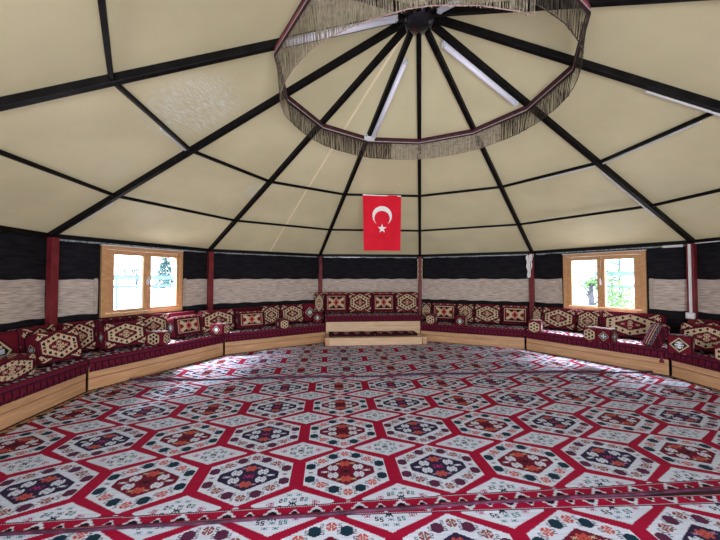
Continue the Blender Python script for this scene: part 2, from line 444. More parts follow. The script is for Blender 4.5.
rolled('folded_edge', pts, .016, M['lip_shadow'], o)['label'] = 'curled front edge coloured dark for the shadow under it'

# floor + bordered underlay
bm = bmesh.new(); poly(bm, [vtx(i, 5.0, 0) for i in range(12)])
fl_ = obj('floor', bm, M['floor']); fl_['kind'] = 'structure'
def underlay():
    q = []; c = []
    st = .018
    xs = np.arange(-4.35, 4.35, st)
    X, Y = np.meshgrid(xs+st/2, xs+st/2)
    best = np.full(X.shape, -9.); sidx = np.zeros(X.shape, int); tt = np.zeros(X.shape)
    for k in range(12):
        a = rad((k+.5)*30); d = X*math.sin(a)+Y*math.cos(a); t = X*math.cos(a)-Y*math.sin(a)
        m = d > best; best[m] = d[m]; tt[m] = t[m]
    m = (best < 4.145) & (best > 3.9)
    band = 4.145-best
    ph = np.mod(tt, .22)/.22
    col = np.where(band < .03, 7, 13)
    col = np.where((band > .05) & (abs(ph-.5)*.22*2+abs(band-.10)*1.6 < .12), 7, col)
    col = np.where((band > .03) & (abs(ph-.5)*.22*2+abs(band-.10)*1.6 < .05), 12, col)
    col = np.where((ph < .08), 0, col)
    for j, i in zip(*np.nonzero(m)):
        x, y = xs[i], xs[j]
        q.append(((x, y, .003), (x+st, y, .003), (x+st, y+st, .003), (x, y+st, .003))); c.append(col[j, i])
    me = quads_mesh('floor_rug', np.array(q), np.array(c), M['woven'])
    return link_mesh('floor_rug', me)
o = underlay()
tag(o, 'tan and black bordered underlay rug showing in a strip along the foot of the benches', 'rug')

# ------------------------------------------------------------------ shell
EAVE = 2.04
WALLN = {0: 'wall_back_right', -1: 'wall_back', -2: 'wall_back_left', -3: 'wall_left', -4: 'wall_left_front', -5: 'wall_front_left', -6: 'wall_front', 1: 'wall_right_back', 2: 'wall_right', 3: 'wall_right_front', 4: 'wall_front_right', 5: 'wall_door'}
AW = 5*math.cos(rad(15)); HW = 5*math.sin(rad(15))
WIN = {-3: (-.66, .69, .87, 1.985), 1: (-.645, .69, .86, 1.965)}
DOOR = (-1.0, 1.0, 0, 1.98)
for k, nm in WALLN.items():
    t, n, a = sd(k)
    root = empty(nm, (0, 0, 0), -a); root['kind'] = 'structure'
    bm = bmesh.new()
    hole = WIN.get(k) or (DOOR if k == 5 else None)
    y0, y1 = AW, AW+.03
    if hole:
        s0, s1, z0, z1 = hole; s0 += .03; s1 -= .03; z1 -= .03
        if k != 5: z0 += .03
        box(bm, -HW, s0, y0, y1, 0, EAVE+.05); box(bm, s1, HW, y0, y1, 0, EAVE+.05)
        box(bm, s0, s1, y0, y1, z1, EAVE+.05)
        if z0 > .01: box(bm, s0, s1, y0, y1, 0, z0)
    else: box(bm, -HW, HW, y0, y1, 0, EAVE+.05)
    obj('felt_panel', bm, M['felt'], root)
    if k != 5:
        segs = [(-HW+.03, HW-.03)] if not hole else [(-HW+.03, hole[0]-.03), (hole[1]+.03, HW-.03)]
        for sa, sb in segs:
            bm = bmesh.new()
            nx = max(2, int((sb-sa)/.08)); rows = [.945, 1.10, 1.28, 1.46]
            grid = [[bm.verts.new((sa+(sb-sa)*i/nx, AW-.014-.006*math.sin(i*1.7+j), z+(.007*math.sin(i*1.1+k) if j in (0, 3) else 0))) for i in range(nx+1)] for j, z in enumerate(rows)]
            for j in range(3):
                for i in range(nx): bm.faces.new((grid[j][i], grid[j][i+1], grid[j+1][i+1], grid[j+1][i]))
            obj('woven_reed_band', bm, M['reed'], root, smooth=True)
        if hole:
            for s in (hole[0]-.09, hole[1]+.04):
                bm = bmesh.new(); box(bm, s, s+.05, AW-.030, AW-.02, .95, 1.475); obj('band_hem', bm, M['reed_edge'], root, bevel=.003)
    # eave beam
    bm = bmesh.new(); box(bm, -HW, HW, AW-.05, AW, EAVE-.02, EAVE+.05)
    e = obj('trim_eave', bm, M['black_steel'], root)
    if k in (-3, -2, -1, 0, 1):
        bm = bmesh.new(); nx = 30
        g = [[bm.verts.new((-HW+.1+(2*HW-.2)*i/nx, AW-.052-.004*random.random(), EAVE-.018-j*(.022+.022*noise.noise(Vector((i*.35, k, 0)))))) for i in range(nx+1)] for j in (0, 1)]
        for i in range(nx): bm.faces.new((g[0][i], g[0][i+1], g[1][i+1], g[1][i]))
        obj('foil_strip', bm, M['foil'], root, smooth=True)

# canvas ceiling
croot = empty('ceiling'); croot['kind'] = 'structure'
for k in range(-6, 6):
    bm = bmesh.new()
    nr = 10; ns = 6
    def cp(i, j):
        r = .12+(5.03-.12)*i/nr
        p = vtx(k, r, rib_z(r)+.045).lerp(vtx(k+1, r, rib_z(r)+.045), j/ns)
        p.z += .03*math.sin(PI*j/ns)*math.sin(PI*i/nr)
        return p
    g = [[bm.verts.new(cp(i, j)) for j in range(ns+1)] for i in range(nr+1)]
    for i in range(nr):
        for j in range(ns): bm.faces.new((g[i][j], g[i][j+1], g[i+1][j+1], g[i+1][j]))
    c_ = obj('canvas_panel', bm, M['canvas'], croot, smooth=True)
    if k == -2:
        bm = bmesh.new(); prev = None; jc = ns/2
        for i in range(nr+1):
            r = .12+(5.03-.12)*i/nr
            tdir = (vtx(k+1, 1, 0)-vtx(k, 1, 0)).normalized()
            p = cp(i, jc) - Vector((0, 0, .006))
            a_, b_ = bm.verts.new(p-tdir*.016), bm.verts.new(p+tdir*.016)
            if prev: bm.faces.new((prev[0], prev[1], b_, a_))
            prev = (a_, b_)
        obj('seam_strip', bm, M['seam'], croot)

# steel roof frame
fr = empty('roof_frame', (0, 0, rib_z(0)))
tag(fr, 'black steel roof frame of ribs and cross bars meeting at a round hub overhead', 'roof frame')
def loc(o): o.location = -Vector(fr.location); return o
for k in range(-6, 6):
    bm = bmesh.new()
    d = vtx(k, 1, 0)
    beam(bm, vtx(k, .1, rib_z(.1)), vtx(k, 4.98, rib_z(4.98)), .060, .07)
    loc(obj('rib', bm, M['black_steel'], fr, bevel=.006))
for r_, w in ((.7833*5, .034), (.5633*5, .036)):
    for k in range(-6, 6):
        bm = bmesh.new(); beam(bm, vtx(k, r_, rib_z(r_)+.005), vtx(k+1, r_, rib_z(r_)+.005), w, .04)
        loc(obj('cross_bar', bm, M['black_steel'], fr, bevel=.004))
bm = bmesh.new()
prof = [(0.001, -.17), (.09, -.162), (.165, -.13), (.22, -.07), (.238, 0), (.225, .04), (.19, .06), (.001, .08)]
for i in range(len(prof)-1):
    for j in range(28):
        a0, a1 = 2*PI*j/28, 2*PI*(j+1)/28
        (r0, z0), (r1, z1) = prof[i], prof[i+1]
        poly(bm, [(r0*math.cos(a0), r0*math.sin(a0), z0), (r0*math.cos(a1), r0*math.sin(a1), z0), (r1*math.cos(a1), r1*math.sin(a1), z1), (r1*math.cos(a0), r1*math.sin(a0), z1)])
bmesh.ops.remove_doubles(bm, verts=bm.verts, dist=.002)
obj('hub', bm, M['hub'], fr, smooth=True)
# red posts
PL = {-5: 'red painted tent post behind the bench at the near left', -4: 'red painted tent post past the left end of the visible bench',
 -3: 'red painted tent post standing left of the left window', -2: 'red painted tent post right of the left window, by the small corner bolster',
 -1: 'slim red post with a black cord, behind the left end of the raised seat', 0: 'slim red post with a cream cord, behind the right end of the raised seat',
 1: 'red tent post left of the right window with a white rag at its top', 2: 'dark red tent post right of the right window carrying a white conduit',
 3: 'red painted tent post beyond the right end of the visible bench'}
for k in range(-5, 6):
    p = vtx(k, 4.90, 0)
    bm = bmesh.new(); w = .047 if k not in (0, -1) else .042
    box(bm, -w, w, -.045, .045, 0, EAVE-.01)
    o = obj('tent_post', bm, M['post'], None, bevel=.005); o.location = p; o.rotation_euler.z = -k*PI/6
    tag(o, PL.get(k, 'red painted tent post beside the doorway'), 'post', 'red posts around the tent wall')
    if k == 1:
        bm = bmesh.new(); nx, nz = 6, 12
        g = []
        for j in range(nz+1):
            f = j/nz; wd = .075*(1-.65*f)+.01*math.sin(j*1.3)
            g.append([bm.verts.new((-.02-.05*f*.6+wd*(2*i/nx-1), -.055-.02*math.sin(i*2.2+j*.4), EAVE-.05-.50*f+.03*(i/nx)*(1-f))) for i in range(nx+1)])
        for j in range(nz):
            for i in range(nx): bm.faces.new((g[j][i], g[j][i+1], g[j+1][i+1], g[j+1][i]))
        rg = obj('hanging_rag', bm, M['cloth_white'], None, smooth=True); rg.location = p; rg.rotation_euler.z = -k*PI/6
        tag(rg, 'twisted white rag hanging from the top of the post left of the right window', 'rag')
    if k == 0:
        bm = bmesh.new()
        for s in (-1, 1):
            tube(bm, [(s*.052+.006*math.sin(j*1.9)*s, -.052, EAVE-.06-j*.045) for j in range(13)], [.012+.004*math.sin(j*2.3) for j in range(13)], 6)
        rg = obj('cream_cord', bm, M['rope'], None, smooth=True); rg.location = p; rg.rotation_euler.z = 0
        tag(rg, 'cream twisted cord hanging down both sides of the middle post', 'cord')
    if k == -1:
        bm = bmesh.new()
        tube(bm, [(-.045+.012*math.sin(j*1.4), -.056, EAVE-.02-j*.05) for j in range(9)], .012, 6)
        tube(bm, [(.02+.01*math.sin(j*1.1), -.056, EAVE-.02-j*.04) for j in range(5)], .012, 6)
        rg = obj('black_cord', bm, M['black_cord'], None, smooth=True); rg.location = p; rg.rotation_euler.z = PI/6
        tag(rg, 'black cord dangling from the top of the post left of the raised seat', 'cord')

# conduit + socket box on the right post
cd = empty('cable_conduit', vtx(2, 4.86, 0), -PI/3)
tag(cd, 'white cable conduit running down the right post to a small junction box', 'conduit')
bm = bmesh.new(); box(bm, -.018, .018, -.02, .005, .93, EAVE-.02); obj('conduit_run', bm, M['white'], cd, bevel=.004)
bm = bmesh.new(); box(bm, -.055, .055, -.045, .0, .84, .935); obj('junction_box', bm, M['white'], cd, bevel=.008)
bm = bmesh.new(); box(bm, -.03, .03, -.052, -.044, .86, .915); obj('box_cover', bm, M['cloth_white'], cd, bevel=.003)
def cable(name, a, b, label, w=.018, mt='white'):  # also lays the white strips that stand in for glints
    bm = bmesh.new(); beam(bm, a, b, w, w*.8); o = obj(name, bm, M[mt], None, bevel=.002); tag(o, label, 'cable cover or glint strip'); return o
cable('cable_or_glint_strip', on(2, -HW+.05, AW-.07, EAVE-.012), on(2, HW-.1, AW-.07, EAVE-.012), 'white cable strip along the eave right of the conduit')
def on_rib(k, r, side, dz=-.042):
    p = vtx(k, r, rib_z(r)+dz); t = vtx(k+3, 1, 0); return p+t*side
cable('cable_or_glint_strip', on_rib(2, 2.95, -.045), on_rib(2, 4.1, -.045), 'white painted glint strip under the rib that ends at the conduit post')  # strips on ribs and cross bars stand in for glints on the steel
cable('cable_or_glint_strip', on_rib(3, 2.2, -.045), on_rib(3, 3.2, -.045), 'white painted glint strip under the wide rib at the upper right')
cable('cable_or_glint_strip', on_rib(-3, 4.0, .045, -.03), on_rib(-3, 4.6, .045, -.03), 'thin white painted glint strip under the rib at the left')
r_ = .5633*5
for kk, f0, f1, lb in ((2, .03, .85, 'white painted glint strip on the upper cross bar at the right'), (1, .45, .97, 'white painted glint strip on the upper cross bar over the right window'), (-4, .55, .95, 'white painted glint strip on the upper cross bar at the left beside the scuffed canvas')):
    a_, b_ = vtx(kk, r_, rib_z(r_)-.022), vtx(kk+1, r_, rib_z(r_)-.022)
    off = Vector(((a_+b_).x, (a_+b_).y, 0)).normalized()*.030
    cable('cable_or_glint_strip', a_.lerp(b_, f0)+off, a_.lerp(b_, f1)+off, lb, .02)  # white strip laid on the bar as a painted glint
# small white lamp by the eave
lt = empty('eave_lamp', on(1, 1.05, AW-.07, EAVE-.035), -sd(1)[2]); tag(lt, 'short white strip lamp under the eave right of the right window', 'lamp')
bm = bmesh.new(); box(bm, -.12, .12, -.025, .02, -.02, .02); obj('lamp_body', bm, M['white'], lt, bevel=.006)
bm = bmesh.new(); box(bm, -.14, -.12, -.02, .015, -.015, .015); obj('end_cap', bm, M['reed_edge'], lt, bevel=.003)

# tube lights along four ribs
TL = {-4: (.30, 1.48, 'tube light on the rib left of the hub, half hidden by the near fringe'), -1: (.42, 1.50, 'long white tube light left of centre ending at a white clamp on the fringed ring'), 2: (.34, 1.44, 'white tube light on the rib right of the hub'), 5: (.3, 1.3, 'tube light above the hub on the near side, cut by the photo edge')}
for k, (ra, rb_, lb) in TL.items():
    t_ = empty('tube_light', vtx(k, ra, rib_z(ra))); tag(t_, lb, 'light', 'tube lights on the roof ribs')
    side = .062 if k == -1 else -.062
    def P(r, dz): return vtx(k, r, rib_z(r)+dz)+vtx(k+3, 1, 0)*side - Vector(t_.location)
    bm = bmesh.new(); beam(bm, P(ra, -.03), P(rb_, -.03), .062, .02); obj('housing', bm, M['white'], t_, bevel=.004)
    bm = bmesh.new(); tube(bm, [P(ra+.04, -.055), P(rb_-.04, -.055)], .026, 12); obj('tube', bm, M['tube'], t_, smooth=True)
    for q in (ra, rb_-.03):
        bm = bmesh.new(); beam(bm, P(q, -.05), P(q+.03, -.05), .052, .05); obj('end_cap', bm, M['white'], t_, bevel=.004)
# clamp
cl = empty('ring_clamp', vtx(-1, 1.53, rib_z(1.53)-.04), PI/6); tag(cl, 'white plastic clamp where the tube light meets the fringed ring', 'clamp')
bm = bmesh.new(); box(bm, -.085, .085, -.03, .03, -.045, .045); obj('clamp_plate', bm, M['white'], cl, bevel=.01)
for s in (-1, 1):
    bm = bmesh.new(); tube(bm, [(s*.05, -.028, .015), (s*.05, -.036, .015)], .01, 10); obj('screw', bm, M['black_cord'], cl)

# fringed valance ring
vr = empty('fringed_valance', (0, 0, rib_z(1.52))); tag(vr, 'hanging twelve-sided plum valance ring with long fringe under the roof centre', 'valance')
RR = 1.545
zt = -.035
def vv(k, r, z): p = vtx(k, r, z); return p
for k in range(-6, 6):
    near = k in (-6, -5, 4, 5, -4, 3)
    A, B = vv(k, RR, 0), vv(k+1, RR, 0)
    tdir = (B-A).normalized(); nrm = Vector((A.x+B.x, A.y+B.y, 0)).normalized()
    bm = bmesh.new()
    for (z0, z1, off) in ((zt-.055, zt, .0),):
        poly(bm, [A+Vector((0, 0, z0))+nrm*off, B+Vector((0, 0, z0))+nrm*off, B+Vector((0, 0, z1))+nrm*off, A+Vector((0, 0, z1))+nrm*off])
        poly(bm, [A+Vector((0, 0, z0))-nrm*.012, B+Vector((0, 0, z0))-nrm*.012, B+Vector((0, 0, z1))-nrm*.012, A+Vector((0, 0, z1))-nrm*.012])
        poly(bm, [A+Vector((0, 0, z1)), B+Vector((0, 0, z1)), B+Vector((0, 0, z1))-nrm*.012, A+Vector((0, 0, z1))-nrm*.012])
        poly(bm, [A+Vector((0, 0, z0)), B+Vector((0, 0, z0)), B+Vector((0, 0, z0))-nrm*.012, A+Vector((0, 0, z0))-nrm*.012])
    bb = obj('band', bm, [M['plum'], M['plum_in']], vr); bb.data.polygons[1].material_index = 1
    for z0, z1, mt in ((zt-.012, zt+.004, 'plum_dark'), (zt-.067, zt-.052, 'lace'), (zt-.085, zt-.067, 'plum_dark')):
        bm = bmesh.new(); beam(bm, A+Vector((0, 0, (z0+z1)/2))-nrm*.006, B+Vector((0, 0, (z0+z1)/2))-nrm*.006, .018, z1-z0); obj('braid', bm, M[mt], vr)
    # fringe: many fine hanging strands pulled in toward a gathered hem
    def strands(lo, hi, mt, L0, gap):
        LL = lambda f: (L0-.085*f*f if k == -4 else L0)
        bm = bmesh.new(); Ln = (B-A).length; n_ = int(Ln*(hi-lo)/.0062)
        for i in range(n_):
            f = lo+(hi-lo)*(i+random.uniform(-.2, .2))/n_
            p = A.lerp(B, f)-nrm*.008+Vector((0, 0, zt-.08)); L_ = LL(f)+random.uniform(-.012, .012)
            w = .0029*random.uniform(.7, 1.25); sw = tdir*random.uniform(-.012, .012)-nrm*random.uniform(0, .02)
            # strands bow inward at mid-height of the side so that the hem reads round
            inw = nrm*(-.045*abs(2*f-1)**2)
            mid = p-Vector((0, 0, L_*.5))+sw*.6+inw*.5; end = p-Vector((0, 0, L_))+sw+inw
            v = [bm.verts.new(q) for q in (p-tdir*w, p+tdir*w, mid+tdir*w, mid-tdir*w, end+tdir*w, end-tdir*w)]
            bm.faces.new((v[0], v[1], v[2], v[3])); bm.faces.new((v[3], v[2], v[4], v[5]))
        fo = obj('fringe', bm, M[mt], vr)
        bm = bmesh.new()
        n2 = 8
        pts = [A.lerp(B, lo+(hi-lo)*i/n2)-nrm*(.02+.045*abs(2*(lo+(hi-lo)*i/n2)-1)**2)+Vector((0, 0, zt-.08-LL(lo+(hi-lo)*i/n2)+.004*math.sin(i*2))) for i in range(n2+1)]
        tube(bm, pts, .004, 5); obj('hem_cord', bm, M['fringe_pink' if mt != 'fringe_dark' else 'fringe_dark'], vr)
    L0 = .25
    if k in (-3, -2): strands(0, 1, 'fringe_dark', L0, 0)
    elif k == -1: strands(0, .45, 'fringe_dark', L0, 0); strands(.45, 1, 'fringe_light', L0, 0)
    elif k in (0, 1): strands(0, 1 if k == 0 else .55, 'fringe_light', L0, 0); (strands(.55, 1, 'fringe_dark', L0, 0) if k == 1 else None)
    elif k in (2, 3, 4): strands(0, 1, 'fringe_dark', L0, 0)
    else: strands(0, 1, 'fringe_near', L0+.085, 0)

# ------------------------------------------------------------------ flag
fz = rib_z(r_)+.0
fa = on(-1, 0, r_*math.cos(rad(15))-.045, fz)
flag = empty('hanging_flag', fa, -sd(-1)[2]); tag(flag, 'red flag with white crescent and star hung from the upper cross bar', 'flag')
FX0, FX1, FH = -.385, .355, 1.07
def fwave(x, z): return -.012*math.sin(x*9+z*3)-.02*(z/-1.07)*math.sin(x*6+1)
bm = bmesh.new(); nx, nz = 24, 30
def fp(u, v, off=0):
    sh = .02*v*(1-2*u)
    x = FX0+(FX1-FX0)*u+sh*.9+ .0; z = -FH*v - .012*u*(1-v)
    return Vector((x, fwave(x, z)+off, z))
g = [[bm.verts.new(fp(i/nx, j/nz)) for i in range(nx+1)] for j in range(nz+1)]
for j in range(nz):
    for i in range(nx): bm.faces.new((g[j][i], g[j][i+1], g[j+1][i+1], g[j+1][i]))
obj('flag_cloth', bm, M['flag_red'], flag, smooth=True)
bm = bmesh.new(); beam(bm, fp(0, .005, -.004), fp(1, .005, -.004), .006, .02); obj('hem_sleeve', bm, M['flag_white'], flag)
# crescent (opening down) and star
W_ = FX1-FX0
def fuv(x, y): return fp(.5+x/W_, y/FH, -.006)
bm = bmesh.new(); R0, c0y = .190, .40; r1, c1y = .150, .452
n = 40; th0 = 2.52
outer = []; inner = []
# intersection of circles
dy = c1y-c0y
ci = (R0*R0-r1*r1+dy*dy)/(2*dy)     # distance from outer centre along +y(down)
ang = math.acos(max(-1, min(1, ci/R0)))  # from the down axis
ang1 = math.acos(max(-1, min(1, (ci-dy)/r1)))
for i in range(n+1):
    f = i/n
    t0 = ang+(2*PI-2*ang)*f; t1 = ang1+(2*PI-2*ang1)*f
    outer.append(bm.verts.new(fuv(R0*math.sin(t0), c0y+R0*math.cos(t0)))); inner.append(bm.verts.new(fuv(r1*math.sin(t1), c1y+r1*math.cos(t1))))
for i in range(n): bm.faces.new((outer[i], outer[i+1], inner[i+1], inner[i]))
obj('crescent', bm, M['flag_white'], flag)
bm = bmesh.new(); c = bm.verts.new(fuv(0, .645)); pts = []
for i in range(10):
    rr_ = .095 if i % 2 == 0 else .037; a_ = PI+i*PI/5
    pts.append(bm.verts.new(fuv(rr_*math.sin(a_), .645+rr_*math.cos(a_))))
for i in range(10): bm.faces.new((c, pts[i], pts[(i+1) % 10]))
obj('star', bm, M['flag_white'], flag)

# ------------------------------------------------------------------ windows
def window(k, name, s0, s1, z0, z1, gl, gr, gz0, gz1, label):
    a = sd(k)[2]
    w = empty(name, (0, 0, 0), -a); w['kind'] = 'structure'
    w.location = (0, 0, 0)
    yi, yo = AW-.045, AW+.06
    # outer casing
    bm = bmesh.new(); c = .065
    box(bm, s0, s0+c, yi, yo, z0, z1); box(bm, s1-c, s1, yi, yo, z0, z1); box(bm, s0+c, s1-c, yi, yo, z1-c*.8, z1); box(bm, s0+c, s1-c, yi, yo, z0, z0+c*.8)
    obj('window_frame', bm, M['frame_wood'], w, bevel=.004)
    mid = (gl[1]+gr[0])/2
    for (ga, gb), (fa_, fb_) in ((gl, (s0+c+.006, mid-.004)), (gr, (mid+.004, s1-c-.006))):
        ya, yb = yi+.012, yo-.02
        bm = bmesh.new(); zb, zt_ = z0+c*.8+.006, z1-c*.8-.006
        box(bm, fa_, ga, ya, yb, zb, zt_); box(bm, gb, fb_, ya, yb, zb, zt_); box(bm, ga, gb, ya, yb, gz1, zt_); box(bm, ga, gb, ya, yb, zb, gz0)
        s = obj('sash', bm, M['frame_wood'], w, bevel=.005)
        bm = bmesh.new(); y = (ya+yb)/2+.01; poly(bm, [(ga, y, gz0), (gb, y, gz0), (gb, y, gz1), (ga, y, gz1)]); obj('pane', bm, M['glass'], s)
    bm = bmesh.new(); hz = (gz0+gz1)/2
    box(bm, mid-.016, mid+.016, yi-.008, yi+.014, hz-.045, hz+.045); box(bm, mid-.012, mid+.012, yi-.045, yi-.02, hz-.03, hz+.09); box(bm, mid-.009, mid+.009, yi-.03, yi, hz-.01, hz+.02)
    h = obj('window_handle', bm, M['white'], w, bevel=.004)
    bm = bmesh.new(); box(bm, s0-.01, s1+.01, yi-.01, yi+.05, z1, z1+.014); obj('top_strip', bm, M['white'], w)
window(-3, 'window_1', -.66, .69, .87, 1.985, (-.48, -.028), (.10, .57), .975, 1.855, '')
window(1, 'window_2', -.645, .69, .86, 1.965, (-.49, -.045), (.08, .52), .94, 1.835, '')
# doorway behind the camera
dr = empty('door_1', (0, 0, 0), -sd(5)[2]); dr['kind'] = 'structure'
bm = bmesh.new()
for s in (-1.0, .93): box(bm, s, s+.07, AW-.03, AW+.06, 0, 1.98)
box(bm, -.93, .93, AW-.03, AW+.06, 1.91, 1.98); obj('door_frame', bm, M['frame_wood'], dr, bevel=.004)

# ------------------------------------------------------------------ benches
BR = 4.3; BA = BR*math.cos(rad(15)); BH = BR*math.sin(rad(15))
BL = {-5: 'pine boarded wall bench at the near left', -4: 'pine boarded wall bench at the left edge of the photo', -3: 'pine boarded wall bench beneath the left window',
 -2: 'pine boarded wall bench between the left window and the raised seat', 0: 'pine boarded wall bench right of the raised seat', 1: 'pine boarded wall bench beneath the right window',
 2: 'pine boarded wall bench at the right edge of the photo', 3: 'pine boarded wall bench at the near right'}
ML = {k: v.replace('pine boarded wall bench', 'dark red tasselled seat mat on the bench') for k, v in BL.items()}
def seat_colors(c):
    pass
def pad_mesh(hw_f, hw_b, depth, thick, drop, over=.02):
    """mat lying on a bench: local x along bench, y from front(-) to back, z up from the bench top; valance hangs in front"""
    st = .02
    nx = int(2*hw_f/st)
    prof = []   # (y, z)
    ny = int(depth/st)
    for j in range(ny+1): prof.append((depth-j*depth/ny, thick+.012*math.sin(j/ny*PI)))
    for q in range(1, 5): a_ = q/4*PI/2; prof.append((-over*math.sin(a_), thick-over*(1-math.cos(a_))))
    nd = int(drop/.0125)
    for j in range(1, nd+1): prof.append((-over-.004*math.sin(j), thick-over-(drop)*j/nd))
    q = []; c = []
    np_ = len(prof)
    for i in range(nx):
        f0, f1 = -1+2*i/nx, -1+2*(i+1)/nx
        for j in range(np_-1):
            (y0, z0), (y1, z1) = prof[j], prof[j+1]
            def X(f, y): return f*(hw_f+(hw_b-hw_f)*max(0, y)/depth)
            wob = lambda f, z: (.004*math.sin(f*90) if z < 0 else 0)
            q.append(((X(f0, y0), y0+wob(f0, z0), z0), (X(f1, y0), y0+wob(f1, z0), z0), (X(f1, y1), y1+wob(f1, z1), z1), (X(f0, y1), y1+wob(f0, z1), z1)))
            x = (f0+f1)/2*hw_f; y = (y0+y1)/2
            if j >= ny+4:   # valance
                m = (j-ny-4)/max(1, nd-1)
                if m < .18: col = 5 if i % 2 else 9
                elif m < .30: col = 14
                else: col = [9, 9, 12, 14][i % 4] if m < .8 else [9, 14, 5, 14][i % 4]
                if .35 < m < .6 and i % 4 == 0: col = 5
            elif j >= ny: col = 12
            else:
                px = (x % .36)/.36-.5; py = ((y % .30)/.30)-.5
                d = abs(px)*1.1+abs(py)
                col = 12
                if d < .50: col = 1
                if d < .36: col = 14
                if d < .25: col = 12
                if d < .12: col = 8
                if abs(py) > .46 or y < .05: col = 14 if int(x/.04) % 2 else 1
                if y < .025: col = 12
            c.append(col)
    return q, c
pq, pc = pad_mesh(BH-.012, BH+.15, .60, .115, .15)
pad_me = quads_mesh('seat_mat', np.array(pq), np.array(pc), M['woven_c'])
WB = .295
for k in (-5, -4, -3, -2, 0, 1, 2, 3):
    t, n, a = sd(k)
    b = empty('wall_bench', on(k, 0, BA, 0), -a); tag(b, BL[k], 'bench', 'pine benches round the tent wall')
    g_ = .007
    for z0, z1 in ((0.0, .148), (.155, WB)):
        bm = bmesh.new(); box(bm, -BH+.02, BH-.02, 0, .022, z0, z1); obj('front_board', bm, M['pine'], b, bevel=.002)
    bm = bmesh.new()
    v = [(-BH+.02, .022), (BH-.02, .022), (BH+.15, .62), (-BH-.15, .62)]
    lo_ = [bm.verts.new((x, y, WB-.03)) for x, y in v]; hi_ = [bm.verts.new((x, y, WB)) for x, y in v]
    bm.faces.new(lo_[::-1]); bm.faces.new(hi_)
    for i in range(4): bm.faces.new((lo_[i], lo_[(i+1) % 4], hi_[(i+1) % 4], hi_[i]))
    obj('seat_board', bm, M['pine'], b)
    for s in (-1, 1):
        bm = bmesh.new(); box(bm, s*(BH-.06)-.02, s*(BH-.06)+.02, .024, .5, 0, WB-.03); obj('end_brace', bm, M['pine_dark'], b)
    p = empty('seat_mat', on(k, 0, BA, WB), -a); 
    bpy.data.objects.remove(p)
    m_ = link_mesh('seat_mat', pad_me); m_.location = on(k, 0, BA, WB); m_.rotation_euler.z = -a
    tag(m_, ML[k], 'seat mat', 'tasselled seat mats on the benches')
# a red tassel that hangs against the bench front at the right
tq = empty('tassel', on(1, 1.02, BA-.02, 0), -sd(1)[2]); tag(tq, 'small dark red tassel hanging on the bench front below the right mat', 'tassel')
bm = bmesh.new()
prof = [(.002, .275), (.012, .27), (.010, .245), (.022, .225), (.034, .185), (.03, .18)]
for i in range(len(prof)-1):
    for j in range(12):
        a0, a1 = 2*PI*j/12, 2*PI*(j+1)/12; (r0, z0), (r1_, z1) = prof[i], prof[i+1]
        poly(bm, [(r0*math.cos(a0), r0*math.sin(a0)*.5, z0), (r0*math.cos(a1), r0*math.sin(a1)*.5, z0), (r1_*math.cos(a1), r1_*math.sin(a1)*.5, z1), (r1_*math.cos(a0), r1_*math.sin(a0)*.5, z1)])
bmesh.ops.remove_doubles(bm, verts=bm.verts, dist=.0005)
obj('tassel_threads', bm, M['post'], tq, smooth=True)
bm = bmesh.new(); tube(bm, [(0, 0, .27), (0, .0, .31)], .003, 6); obj('tassel_loop', bm, M['post'], tq)

# ------------------------------------------------------------------ raised seat (dais)
t, n, a = sd(-1)
dz = empty('raised_seat', on(-1, 0, BA, 0), -a); tag(dz, 'raised pine seat with two boards in front at the centre of the far wall', 'seat')
for z0, z1 in ((0, .24), (.243, .365), (.368, .485)):
    bm = bmesh.new(); box(bm, -BH, BH, 0, .022, z0, z1); obj('front_board', bm, M['pine_pale'], dz, bevel=.002)
bm = bmesh.new(); box(bm, -BH, BH, .022, .62, .455, .485); obj('seat_board', bm, M['pine_pale'], dz)
for s in (-1, 1):
    bm = bmesh.new(); box(bm, s*(BH-.011)-.011, s*(BH-.011)+.011, .022, .6, 0, .455); obj('side_board', bm, M['pine_pale'], dz)
pq, pc = pad_mesh(BH+.02, BH+.04, .6, .125, .125)
m_ = link_mesh('seat_mat', quads_mesh('dais_mat', np.array(pq), np.array(pc), M['woven_c'])); m_.location = on(-1, 0, BA, .485); m_.rotation_euler.z = -a
tag(m_, 'dark red tasselled seat mat on the raised seat', 'seat mat')
st_ = empty('step', on(-1, 0, 3.62, 0), -a); tag(st_, 'low pine step in front of the raised seat', 'step')
SW = 1.115; SDp = BA-3.62-.02; SH = .185
bm = bmesh.new(); box(bm, -SW+.09, SW-.10, 0, .022, 0, SH-.022); obj('front_board', bm, M['pine_pale'], st_, bevel=.002)
for s in (-1, 1):
    bm = bmesh.new(); box(bm, *(sorted((s*SW, s*(SW-.088)))), -.003, .03, 0, SH-.022); obj('corner_post', bm, M['pine'], st_, bevel=.002)
    bm = bmesh.new(); box(bm, *(sorted((s*(SW-.004), s*(SW-.026)))), .03, SDp, 0, SH-.022); obj('side_board', bm, M['pine'], st_)
bm = bmesh.new(); box(bm, -SW-.012, SW+.012, -.012, SDp, SH-.02, SH); obj('tread', bm, M['pine_pale'], st_, bevel=.003)
